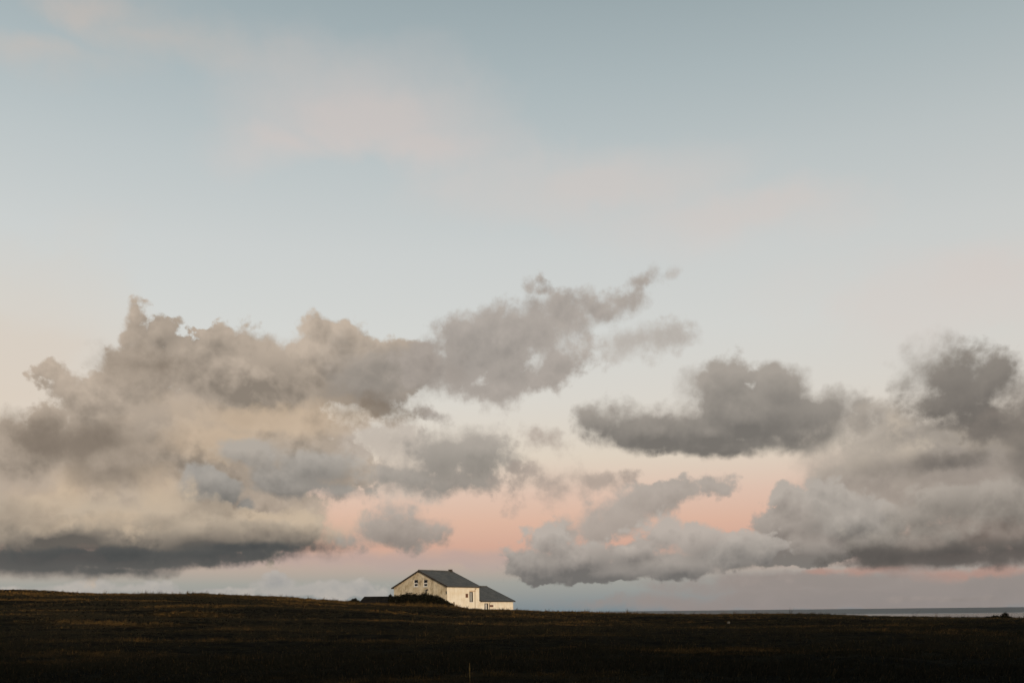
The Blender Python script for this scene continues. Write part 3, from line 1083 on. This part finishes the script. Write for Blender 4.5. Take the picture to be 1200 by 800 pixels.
SY = 196.0
a_, b_ = at(420, 706, SY), at(463, 706, SY)
zr_ = at(440, 698.4, SY + 1.5).z
sx0, sx1 = a_.x, b_.x
gz = float(terrain((sx0 + sx1) / 2, SY))
shed = empty('outbuilding', ((sx0 + sx1) / 2, SY, gz - 0.3))
tag(shed, 'low dark outbuilding with flat-topped tarred roof beside the gable', 'outbuilding')
hw, dp = (sx1 - sx0) / 2, 3.4
ez = 0.45
rz_ = zr_ - (gz - 0.3)
box('wall', (-hw + 0.25, hw - 0.25, 0.05, dp - 0.05, -0.8, ez), MAT['stone'], shed)
rv = [(-hw, -0.25, ez), (hw, -0.25, ez), (hw, dp + 0.25, ez), (-hw, dp + 0.25, ez),
      (-hw + 1.0, dp * 0.40, rz_), (hw - 0.4, dp * 0.40, rz_), (hw - 0.4, dp * 0.60, rz_), (-hw + 1.0, dp * 0.60, rz_)]
rv[0], rv[1] = (-hw - 0.3, -1.2, ez), (hw, -1.2, ez)
mesh_obj('roof', rv, BOXF, MAT['tar'], shed)


# ------------------------------------------------------------------ hedge, bushes
def leafy(name, mat, parent, lumps, n, size, z_floor=-0.3, squash=1.0):
    """many small leaves through the volume of several lumps"""
    lumps = np.array(lumps, float)                     # x y z rx ry rz
    vol = lumps[:, 3] * lumps[:, 4] * lumps[:, 5]
    pick = rng.choice(len(lumps), n, p=vol / vol.sum())
    d = rng.normal(size=(n, 3))
    d /= np.linalg.norm(d, axis=1)[:, None]
    r = rng.uniform(0.35, 1.0, n) ** 0.45 * (1 + 0.16 * rng.normal(size=n))
    c = lumps[pick, :3] + d * r[:, None] * lumps[pick, 3:]
    c[:, 2] = np.maximum(c[:, 2], z_floor + rng.uniform(0, 0.2, n))
    a = rng.normal(size=(n, 3)); a /= np.linalg.norm(a, axis=1)[:, None]
    b = np.cross(a, rng.normal(size=(n, 3))); b /= np.linalg.norm(b, axis=1)[:, None]
    s_ = size * rng.uniform(0.6, 1.4, n)[:, None]
    co = np.stack([c - a * s_, c + b * s_ * 0.45, c + a * s_, c - b * s_ * 0.45], 1)
    return quick_mesh(name, co.reshape(-1, 3), np.arange(n * 4), np.full(n, 4), mat, parent)


def stems(name, parent, lumps, per, rad=0.05):
    ps = []
    for x, y, z, rx, ry, rz in lumps:
        for k in range(per):
            an = random.uniform(0, 6.28)
            q1 = Vector((x + rx * 0.2 * math.cos(an), y + ry * 0.2 * math.sin(an), -0.3))
            q2 = Vector((x + rx * 0.45 * math.cos(an), y + ry * 0.45 * math.sin(an), z + rz * 0.1))
            q3 = Vector((x + rx * 0.85 * math.cos(an), y + ry * 0.85 * math.sin(an), z + rz * random.uniform(0.5, 0.95)))
            ps.append(tube_vf([q1, q2, q3], [rad, rad * 0.7, rad * 0.25], 5))
    v, f = join_vf(ps)
    return mesh_obj(name, v, f, MAT['twig'], parent)


HY_ = 179.0
tops = [(457.5, 695.8, 1.0), (464, 698.0, 4), (471, 696.8, 5), (478, 694.9, 6), (486, 696.0, 5), (492, 697.2, 5), (498, 695.0, 6),
        (505, 696.6, 5), (511, 697.8, 5), (517, 700.5, 4), (522, 703.2, 4), (527, 706.4, 3.5)]
hc = at(490, 708, HY_)
hg = float(terrain(hc.x, HY_))
hedge = empty('hedge', (hc.x, HY_, hg))
tag(hedge, 'long dark overgrown hedge in front of the bare gable', 'hedge')
lumps = []
for px, py, wpx in tops:
    p_ = at(px, py, HY_)
    g_ = float(terrain(p_.x, HY_)) - hg
    top = p_.z - hg
    h_ = max(0.5, top - g_)
    rx = max(0.35, wpx * HY_ / F * 1.25)
    lumps.append((p_.x - hc.x, 0.0, g_ + h_ * 0.42, rx, 1.2, h_ * 0.58))
leafy('foliage', MAT['leaf'], hedge, lumps, 26000, 0.13, z_floor=-0.6)
stems('stem', hedge, lumps, 6)


def bush(name, label, px, Y, parts, n, size, mat='leaf', cat='bush'):
    c = at(px, 720, Y)
    g_ = float(terrain(c.x, Y))
    e = empty(name, (c.x, Y, g_))
    tag(e, label, cat)
    ls = []
    for qx, qy, wpx in parts:
        p_ = at(qx, qy, Y)
        h_ = max(0.3, p_.z - g_)
        ls.append((p_.x - c.x, random.uniform(-0.2, 0.2), h_ * 0.45, wpx * Y / F, wpx * Y / F * 0.9, h_ * 0.55))
    leafy('foliage', MAT[mat], e, ls, n, size)
    stems('stem', e, ls, 5, 0.03)
    return e


bush('bush', 'small dark bush at the far end of the low outbuilding', 414, 186.0, [(411, 703.2, 3.2), (415, 701.2, 3.6), (419, 703.0, 3.0), (417, 699.8, 1.0)], 2600, 0.12)
bush('bush', 'small two-humped dark bush alone on the crest above the sea', 1168, 118.0,
     [(1159, 722.2, 6), (1166, 720.8, 6), (1171, 722.0, 6), (1177, 717.8, 4.4), (1182, 722.2, 5)], 4600, 0.085)
bush('weed_clump', 'straggly yellow weeds at the foot of the cream side wall', 531, 183.5,
     [(529, 706.0, 1.8), (532, 705.0, 1.4), (535, 708.0, 2.0), (526, 705.5, 1.5)], 700, 0.09, 'weed', 'weeds')

# ------------------------------------------------------------------ small things in the field
def ground_spot(px, py):
    """where the ground is seen in this direction"""
    for Y in np.arange(20.0, 170.0, 0.5):
        q_ = at(px, py, Y)
        if float(terrain(q_.x, Y)) >= q_.z:
            return Vector((q_.x, Y, float(terrain(q_.x, Y))))
    return Vector((q_.x, 110.0, float(terrain(q_.x, 110.0))))


spot = ground_spot(854, 731)
bm = bmesh.new()
bmesh.ops.create_icosphere(bm, subdivisions=3, radius=1.0)
for v in bm.verts:
    nn = mnoise.noise(v.co * 1.7) * 0.35
    v.co = Vector((v.co.x * 0.14, v.co.y * 0.12, v.co.z * 0.11)) * (1 + nn)
me = bpy.data.meshes.new('stone')
bm.to_mesh(me); bm.free()
me.materials.append(MAT['pale'])
st = bpy.data.objects.new('stone', me)
st.location = (spot.x, spot.y, spot.z + 0.10)
COL.objects.link(st)
tag(st, 'small pale stone lying in the dark field', 'stone')

c = at(551, 800, 12.0)
g_ = float(terrain(c.x, 12.0))
stalk = empty('grass_stalk', (c.x, 12.0, g_))
tag(stalk, 'single tall dry grass stalk at the bottom of the field', 'plant')
top = at(551.0, 776, 12.0).z - g_
v, f = tube_vf([(0, 0, -0.05), (0.002, 0, top * 0.5), (-0.004, 0, top * 0.86)], [0.006, 0.005, 0.003], 6)
mesh_obj('stem', v, f, MAT['weed'], stalk)
v, f = join_vf([tube_vf([(-0.004, 0, top * 0.84), (-0.005, 0, top * 0.92), (-0.006, 0, top)], [0.003, 0.008, 0.002], 6)])
mesh_obj('seed_head', v, f, MAT['weed'], stalk)
v, f = tube_vf([(0, 0, 0.1), (0.03, 0.01, 0.3), (0.10, 0.02, 0.42)], [0.004, 0.005, 0.001], 5)
mesh_obj('leaf', v, f, MAT['weed'], stalk)
